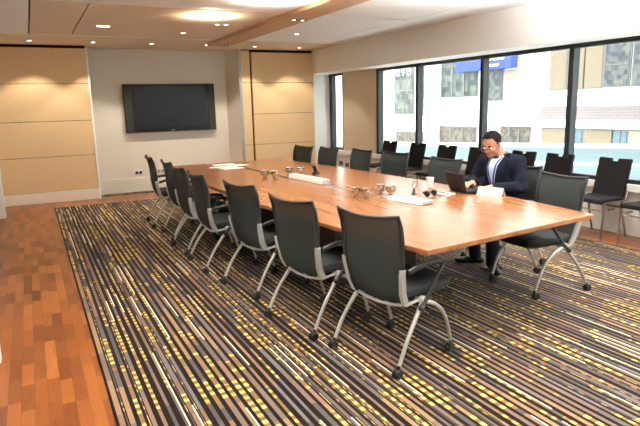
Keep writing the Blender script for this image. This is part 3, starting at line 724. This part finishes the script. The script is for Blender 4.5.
for s in (-1, 1): hball(bm, -0.008, s*0.078, -0.008, (0.018, 0.008, 0.031)); hball(bm, -0.002, s*0.076, -0.028, (0.010, 0.008, 0.012))
capsule(bm, H(-0.045, 0, -0.06), P(0.055, 0, 1.02), 0.056, 0.062)
capsule(bm, P(0.045, 0.1, 0.95), P(0.045, -0.1, 0.95), 0.09, 0.09); capsule(bm, P(0.05, 0, 0.90), P(0.0, 0, 0.60), 0.12, 0.125)
capsule(bm, hp_l, hp_r, 0.10, 0.10)
for s, e, w_ in ((sh_l, el_l, wr_l), (sh_r, el_r, wr_r)):
    capsule(bm, s, e, 0.050, 0.040); capsule(bm, e, w_, 0.038, 0.026)
for h_, k_, a_ in ((hp_l, kn_l, an_l), (hp_r, kn_r, an_r)):
    capsule(bm, h_, k_, 0.078, 0.055); capsule(bm, k_, a_, 0.052, 0.036)
def hand(bm, wrist, d, nrm, thumb_side, curl=0.5):
    d = Vector(d).normalized(); n = Vector(nrm); n = (n-d*n.dot(d)).normalized(); sd = d.cross(n)*thumb_side   # sd points to the thumb side
    pc = wrist+d*0.05
    M3 = Matrix((d, sd, n)).transposed(); ball(bm, pc, (0.052, 0.040, 0.015), 3, M3)
    capsule(bm, wrist, wrist+d*0.03, 0.024, 0.022)
    for k, L in enumerate((0.072, 0.080, 0.074, 0.058)):
        o = 0.030-0.0205*k; b = wrist+d*(0.092-0.004*abs(k-1))+sd*o
        a1, a2, a3 = curl*0.35, curl*0.9, curl*1.35
        p1 = b+(d*math.cos(a1)-n*math.sin(a1))*L*0.45; p2 = p1+(d*math.cos(a2)-n*math.sin(a2))*L*0.32; p3 = p2+(d*math.cos(a3)-n*math.sin(a3))*L*0.23
        capsule(bm, wrist+d*0.055+sd*o*0.8, b, 0.0095, 0.0088); capsule(bm, b, p1, 0.0088, 0.0080); capsule(bm, p1, p2, 0.0080, 0.0073); capsule(bm, p2, p3, 0.0073, 0.0064)
    t0 = wrist+d*0.025+sd*0.026; t1 = t0+(d*0.7+sd*0.7-n*0.15).normalized()*0.040; t2 = t1+(d*0.92+sd*0.25-n*0.3).normalized()*0.030
    capsule(bm, t0, t1, 0.013, 0.0105); capsule(bm, t1, t2, 0.010, 0.008)
hand(bm, wr_r, (-0.93, -0.33, -0.05), (0, 0, 1), -1, 0.55)
hand(bm, wr_l, (-0.95, 0.12, -0.04), (0, 0, 1), 1, 0.55)
body = obj('body', bm, M['skin'], man)
baked(body, ('REMESH', {'mode': 'VOXEL', 'voxel_size': 0.0052}), ('SMOOTH', {'factor': 0.5, 'iterations': 2}))
# jacket
bm = bmesh.new()
capsule(bm, P(0.045, 0.120, 0.945), P(0.045, -0.120, 0.945), 0.105, 0.105, 3); capsule(bm, P(0.06, 0, 0.90), P(0.005, 0, 0.66), 0.145, 0.155, 3)
capsule(bm, P(0.05, 0.07, 0.90), P(0.0, 0.09, 0.62), 0.115, 0.115, 3); capsule(bm, P(0.05, -0.07, 0.90), P(0.0, -0.09, 0.62), 0.115, 0.115, 3)
capsule(bm, P(0.0, 0.10, 0.60), P(0.0, -0.10, 0.60), 0.125, 0.125, 3); capsule(bm, P(0.03, 0.05, 1.005), P(0.03, -0.05, 1.005), 0.062, 0.062, 3)
capsule(bm, P(0.04, 0.05, 1.0), sh_l, 0.07, 0.078, 3); capsule(bm, P(0.04, -0.05, 1.0), sh_r, 0.07, 0.078, 3)
for s, e, w_ in ((sh_l, el_l, wr_l), (sh_r, el_r, wr_r)):
    capsule(bm, s, e, 0.076, 0.062, 3); capsule(bm, e, e+(w_-e)*0.90, 0.060, 0.043, 3)
jk = obj('jacket', bm, M['suit'], man)
baked(jk, ('REMESH', {'mode': 'VOXEL', 'voxel_size': 0.011}), ('SMOOTH', {'factor': 0.5, 'iterations': 6}))
# light cloth folds pressed into the jacket
for v in jk.data.vertices:
    c = v.co; k = math.sin(c.z*55+math.sin(c.x*30)*1.5+c.y*22)*0.0028+math.sin(c.z*23+c.y*40)*0.0022
    v.co = c+v.normal*k
# shirt, lapels, lanyard follow the chest of the jacket
bvh = BVHTree.FromPolygons([v.co for v in jk.data.vertices], [p.vertices for p in jk.data.polygons])
def chest(ly, z, off):
    o = P(0.7, ly, z); hit = bvh.ray_cast(o, -FD)
    if hit[0] is None: return P(0.10, ly, z)+FD*off
    return hit[0]+FD*off
def chest_strip(rows, off, th, ncol=6):
    """rows: list of (z, ly0, ly1)"""
    bm = bmesh.new(); A = []; B = []
    for z, l0, l1 in rows:
        a = []; b = []
        for k in range(ncol+1):
            p = chest(l0+(l1-l0)*k/ncol, z, off); a.append(bm.verts.new(p+FD*th)); b.append(bm.verts.new(p))
        A.append(a); B.append(b)
    n = len(rows)
    for j in range(n-1):
        for k in range(ncol): bm.faces.new((A[j][k], A[j][k+1], A[j+1][k+1], A[j+1][k])); bm.faces.new((B[j][k+1], B[j][k], B[j+1][k], B[j+1][k+1]))
        bm.faces.new((A[j][0], A[j+1][0], B[j+1][0], B[j][0])); bm.faces.new((A[j+1][ncol], A[j][ncol], B[j][ncol], B[j+1][ncol]))
    for k in range(ncol): bm.faces.new((A[0][k+1], A[0][k], B[0][k], B[0][k+1])); bm.faces.new((A[-1][k], A[-1][k+1], B[-1][k+1], B[-1][k]))
    return bm
NR = 14
zs = [0.69+(1.062-0.69)*k/NR for k in range(NR+1)]
hwid = lambda z: 0.008+0.066*max(0, (z-0.69)/0.34)**0.8
shirt = obj('shirt_front', chest_strip([(z, -hwid(z), hwid(z)) for z in zs], -0.002, 0.005, 8), M['shirt'], man, True)
for s in (-1, 1):
    obj('lapel', chest_strip([(z, s*hwid(z)*0.96, s*(hwid(z)+0.012+0.045*math.sin(min(1, (z-0.69)/0.30)*PI*0.62)**1.2)) for z in zs], 0.003, 0.009, 4), M['suit'], jk, True)
    lw = 0.007
    obj('lanyard', chest_strip([(z, s*(0.004+0.050*((z-0.72)/0.31))-lw, s*(0.004+0.050*((z-0.72)/0.31))+lw) for z in [0.72+0.31*k/12 for k in range(13)]], 0.004, 0.004, 2), M['lanyard'], shirt, True)
bm = bmesh.new()
nb = P(0.055, 0, 1.03)
for k in range(25):
    pass
ring = []
for k in range(21):
    a = PI*0.12+(2*PI-PI*0.24)*k/20            # open at the front
    ring.append((nb+FD*math.cos(a)*0.070+LD*math.sin(a)*0.072+Vector((0, 0, -0.022*math.cos(a))), a))
lo = [bm.verts.new(p+Vector((0, 0, -0.012))+FD*math.cos(a)*0.008+LD*math.sin(a)*0.008) for p, a in ring]; hi = [bm.verts.new(p+Vector((0, 0, 0.026))) for p, a in ring]
lo2 = [bm.verts.new(v.co+(nb-v.co)*0.07) for v in lo]; hi2 = [bm.verts.new(v.co+(nb-v.co)*0.07) for v in hi]
for k in range(20):
    bm.faces.new((lo[k], lo[k+1], hi[k+1], hi[k])); bm.faces.new((lo2[k+1], lo2[k], hi2[k], hi2[k+1])); bm.faces.new((hi[k], hi[k+1], hi2[k+1], hi2[k])); bm.faces.new((lo[k+1], lo[k], lo2[k], lo2[k+1]))
bm.faces.new((lo[0], hi[0], hi2[0], lo2[0])); bm.faces.new((hi[20], lo[20], lo2[20], hi2[20]))
obj('collar', bm, M['shirt'], man, True)
for e, w_ in ((el_l, wr_l), (el_r, wr_r)):
    bm = bmesh.new(); tube(bm, [e+(w_-e)*0.86, e+(w_-e)*0.985], [0.037, 0.034], 16); obj('shirt_cuff', bm, M['shirt'], man, True)
# trousers
bm = bmesh.new()
capsule(bm, hp_l, hp_r, 0.120, 0.120, 3); capsule(bm, P(-0.01, 0.05, 0.60), P(-0.01, -0.05, 0.60), 0.12, 0.12, 3)
for h_, k_, a_ in ((hp_l, kn_l, an_l), (hp_r, kn_r, an_r)):
    capsule(bm, h_, k_, 0.094, 0.073, 3); capsule(bm, k_, a_+Vector((0, 0, -0.01)), 0.070, 0.058, 3)
tr_ = obj('trousers', bm, M['trouser'], man)
baked(tr_, ('REMESH', {'mode': 'VOXEL', 'voxel_size': 0.012}), ('SMOOTH', {'factor': 0.5, 'iterations': 4}))
for an, toe in ((an_l, Wp(3.55, 3.50, 0.035)), (an_r, Wp(3.52, 4.13, 0.035))):
    bm = bmesh.new(); d = (toe-an); d.z = 0; d.normalize(); hl_ = Vector((an.x, an.y, 0.030))-d*0.045
    sd = Vector((-d.y, d.x, 0)); M3 = Matrix((d, sd, Vector((0, 0, 1)))).transposed()
    ball(bm, hl_+Vector((0, 0, 0.006)), (0.045, 0.036, 0.036), 3, M3); ball(bm, hl_+d*0.08+Vector((0, 0, 0.012)), (0.085, 0.040, 0.040), 3, M3); ball(bm, hl_+d*0.175, (0.072, 0.045, 0.028), 3, M3)
    capsule(bm, an+Vector((0, 0, 0.0)), hl_+d*0.045+Vector((0, 0, 0.03)), 0.042, 0.040, 3)
    o = obj('shoe', bm, M['shoe'], man); baked(o, ('REMESH', {'mode': 'VOXEL', 'voxel_size': 0.007}), ('SMOOTH', {'factor': 0.5, 'iterations': 4}))
    for v in o.data.vertices: v.co.z = max(v.co.z, 0.001)
# hair: a cap over the back and top of the skull, receding at the front
bm = bmesh.new(); vs = ball(bm, (0, 0, 0), 1.0, 4); kill = []
for v in vs:
    c = v.co.copy(); f_, l_, u_ = -0.014+c.x*0.106, c.y*0.083, 0.034+c.z*0.093
    v.co = H(f_, l_, u_)
    hairline = 0.040+0.026*(1-min(1, abs(l_)/0.06)**2)
    if (f_ > hairline and u_ < 0.135) or u_ < -0.062 or (f_ > -0.012 and u_ < 0.018) or (f_ > 0.030 and u_ < 0.052): kill.append(v)
bmesh.ops.delete(bm, geom=kill, context='VERTS')
r = bmesh.ops.solidify(bm, geom=bm.faces[:], thickness=0.008)
for v in bm.verts: v.co += (v.co-head_c)*0.02*math.sin(v.co.x*160+v.co.z*90)*math.sin(v.co.y*140)
obj('hair', bm, M['hair'], man, True)
# glasses, eyes, brows, mouth
for s in (-1, 1):
    bm = bmesh.new(); hball(bm, 0.078, s*0.032, 0.004, (0.012, 0.013, 0.010), 2); obj('eye', bm, M['paper'], man, True)
    bm = bmesh.new(); hball(bm, 0.0885, s*0.031, -0.001, (0.005, 0.0072, 0.0070), 2); obj('iris', bm, M['eye'], man, True)
    bm = bmesh.new(); tube(bm, [H(0.090-0.010*abs(k)/3, s*(0.033+0.008*k), 0.026+0.002*(3-abs(k))) for k in range(-2, 3)], 0.0045, 6); obj('eyebrow', bm, M['hair'], man, True)
bm = bmesh.new(); tube(bm, [H(0.0965-0.010*abs(k)/3, 0.007*k, -0.050) for k in range(-3, 4)], [0.002, 0.004, 0.005, 0.005, 0.005, 0.004, 0.002], 6); obj('mouth', bm, M['lip'], man, True)
gl_ = None
bm = bmesh.new()
for s in (-1, 1):
    pts = [H(0.102, s*0.034+0.025*math.cos(a), -0.002+0.017*math.sin(a)) for a in [2*PI*k/20 for k in range(21)]]; tube(bm, pts, 0.0018, 6)
    tube(bm, [H(0.100, s*0.059, 0.006), H(0.06, s*0.077, 0.006), H(-0.01, s*0.083, 0.004)], 0.0016, 6)
tube(bm, [H(0.102, -0.010, 0.004), H(0.107, 0, 0.007), H(0.102, 0.010, 0.004)], 0.0018, 6)
obj('glasses', bm, M['steel'], man, True)

# ------------------------------------------------------------------ outside
EX = 18.0
bld = thing('office_building', 'pale overexposed building facade across the street, seen through the windows', 'building', (EX, 14, -8))
def E_(name, m, y0, y1, z0, z1, x0=-0.06, x1=0.02, parent=None, b=0.0):
    bm = bmesh.new(); box(bm, x0, x1, y0-14, y1-14, z0+8, z1+8)
    if b: bev(bm, b, 1)
    return obj(name, bm, m, parent or bld)
E_('wall', M['facade'], -8, 60, -8, 9, 0.0, 1.0)
def ewin(y0, y1, z0, z1, m, nv, nh=0, mullw=0.06):
    f = E_('window', M['ext_frame'], y0-0.05, y1+0.05, z0-0.05, z1+0.05, -0.05, 0.02)
    E_('pane', m, y0, y1, z0, z1, -0.07, -0.04, f)
    if nv or nh:
        bm = bmesh.new()
        for k in range(1, nv+1):
            y = y0+(y1-y0)*k/(nv+1)-14; box(bm, -0.10, -0.065, y-mullw/2, y+mullw/2, z0+8, z1+8)
        for k in range(1, nh+1):
            z = z0+(z1-z0)*k/(nh+1)+8; box(bm, -0.10, -0.065, y0-14, y1-14, z-mullw/2, z+mullw/2)
        obj('mullion', bm, M['ext_frame'], f)
    return f
ewin(24.2, 25.85, 1.0, 4.6, M['shop_green'], 0, 2)
ewin(22.95, 23.75, 0.95, 4.6, M['shop_green'], 0, 2)
E_('pilaster', M['facade'], 22.0, 22.85, -8, 9, -0.35, 0.02)
ewin(19.5, 21.9, 1.8, 4.6, M['shop_green'], 2, 1)
ewin(17.95, 18.95, 1.58, 4.2, M['shop_grey'], 0, 1)
E_('cladding_panel', M['facade_pink'], 16.1, 17.9, 0.5, 2.8, -0.05, 0.02)
fw = ewin(14.05, 15.5, 1.93, 3.36, M['blind'], 1, 0, 0.08)
ewin(13.3, 13.98, 1.93, 3.36, M['blind'], 0)
ewin(12.3, 13.2, 1.95, 3.36, M['shop_grey'], 0, 1, 0.04)
ewin(8.5, 12.15, 1.95, 3.36, M['shop_grey'], 3)
E_('window_ledge', M['facade'], -8, 16.0, 1.62, 1.78, -0.25, 0.02)
E_('brick_band', M['brick'], -8, 15.9, 0.80, 1.27, -0.03, 0.02)
E_('string_course', M['facade'], -8, 60, 0.50, 0.66, -0.22, 0.02)
ewin(22.8, 25.7, -0.9, 0.0, M['shop_low'], 2)
ewin(19.5, 22.0, -0.9, 0.36, M['shop_low'], 2)
ewin(16.4, 17.95, -0.9, 0.44, M['shop_low'], 2)
ewin(14.55, 15.75, -0.9, 0.42, M['blind'], 0)
ewin(13.95, 14.5, -0.9, 0.42, M['teal_glass'], 0)
ewin(12.75, 13.85, -0.9, 0.42, M['blind'], 0)
ewin(12.2, 12.7, -0.9, 0.42, M['teal_glass'], 1)
ewin(11.3, 12.1, -0.9, 0.42, M['orange_glow'], 0)
ewin(8.5, 11.2, -0.9, 0.42, M['shop_low'], 2)
def text(s, size, m, parent, loc, name, depth=0.01):
    cu = bpy.data.curves.new('t', 'FONT'); cu.body = s; cu.size = size; cu.space_character = 1.15; cu.extrude = depth
    o = bpy.data.objects.new('t', cu); COL.objects.link(o)
    dg = bpy.context.evaluated_depsgraph_get(); me = bpy.data.meshes.new_from_object(o.evaluated_get(dg))
    bpy.data.objects.remove(o); me.materials.clear(); me.materials.append(m)
    # lies in the facade plane, reading left to right for someone inside the room
    o = bpy.data.objects.new(name, me); COL.objects.link(o); o.parent = parent
    o.matrix_local = Matrix.Translation(loc) @ Matrix(((0, 0, -1, 0), (-1, 0, 0, 0), (0, 1, 0, 0), (0, 0, 0, 1)))
    return o
text('eve', 0.92, M['sign_white'], bld, (-0.10, 25.72-14, 2.97+8), 'window_lettering')
sg = thing('shop_sign', 'blue shop sign with white lettering on the facade across the street', 'sign', (EX-0.5, 18.7, 3.2))
bm = bmesh.new(); box(bm, -0.05, 0.33, -1.65, 1.62, -0.36, 0.62); bev(bm, 0.01, 1); obj('sign_panel', bm, M['sign_blue'], sg)
text('ooosu', 0.42, M['sign_white'], sg, (-0.075, -0.12, 0.0), 'sign_lettering')
text('s. amour', 0.23, M['sign_white'], sg, (-0.075, -0.12, -0.25), 'sign_lettering')
bm = bmesh.new(); box(bm, -0.06, -0.05, -1.30, -1.12, 0.06, 0.085); obj('dash_mark', bm, M['sign_white'], sg)
# glass canopy roof over the walkway outside
cp = thing('glass_canopy', 'pale teal canopy roof with white rims running outside below the windows', 'canopy', (12.0, 12.0, -0.06))
bm = bmesh.new(); prism(bm, [(6.35-12, 25.6-12), (6.35-12, -4-12), (17.6-12, -4-12), (17.6-12, 9.5-12)], 0, 0.06); obj('roof_panel', bm, M['canopy'], cp)
def rim(name, d, x0, x1, w, h):
    # bar along the line  0.819 x + 0.574 y = d
    a = Vector((x0-12, (d-0.819*x0)/0.574-12)); b = Vector((x1-12, (d-0.819*x1)/0.574-12)); bm = bmesh.new()
    flat_strip(bm, [a, b], w, 0.0, 0.06+h); obj(name, bm, M['facade'], cp)
rim('edge_rim', 19.85, 6.6, 17.4, 0.35, 0.12)
rim('cross_rim', 14.6, 6.6, 17.4, 0.22, 0.05)
sbox('street', M['street'], 6.2, 18.0, -20, 70, -8.1, -8.0)
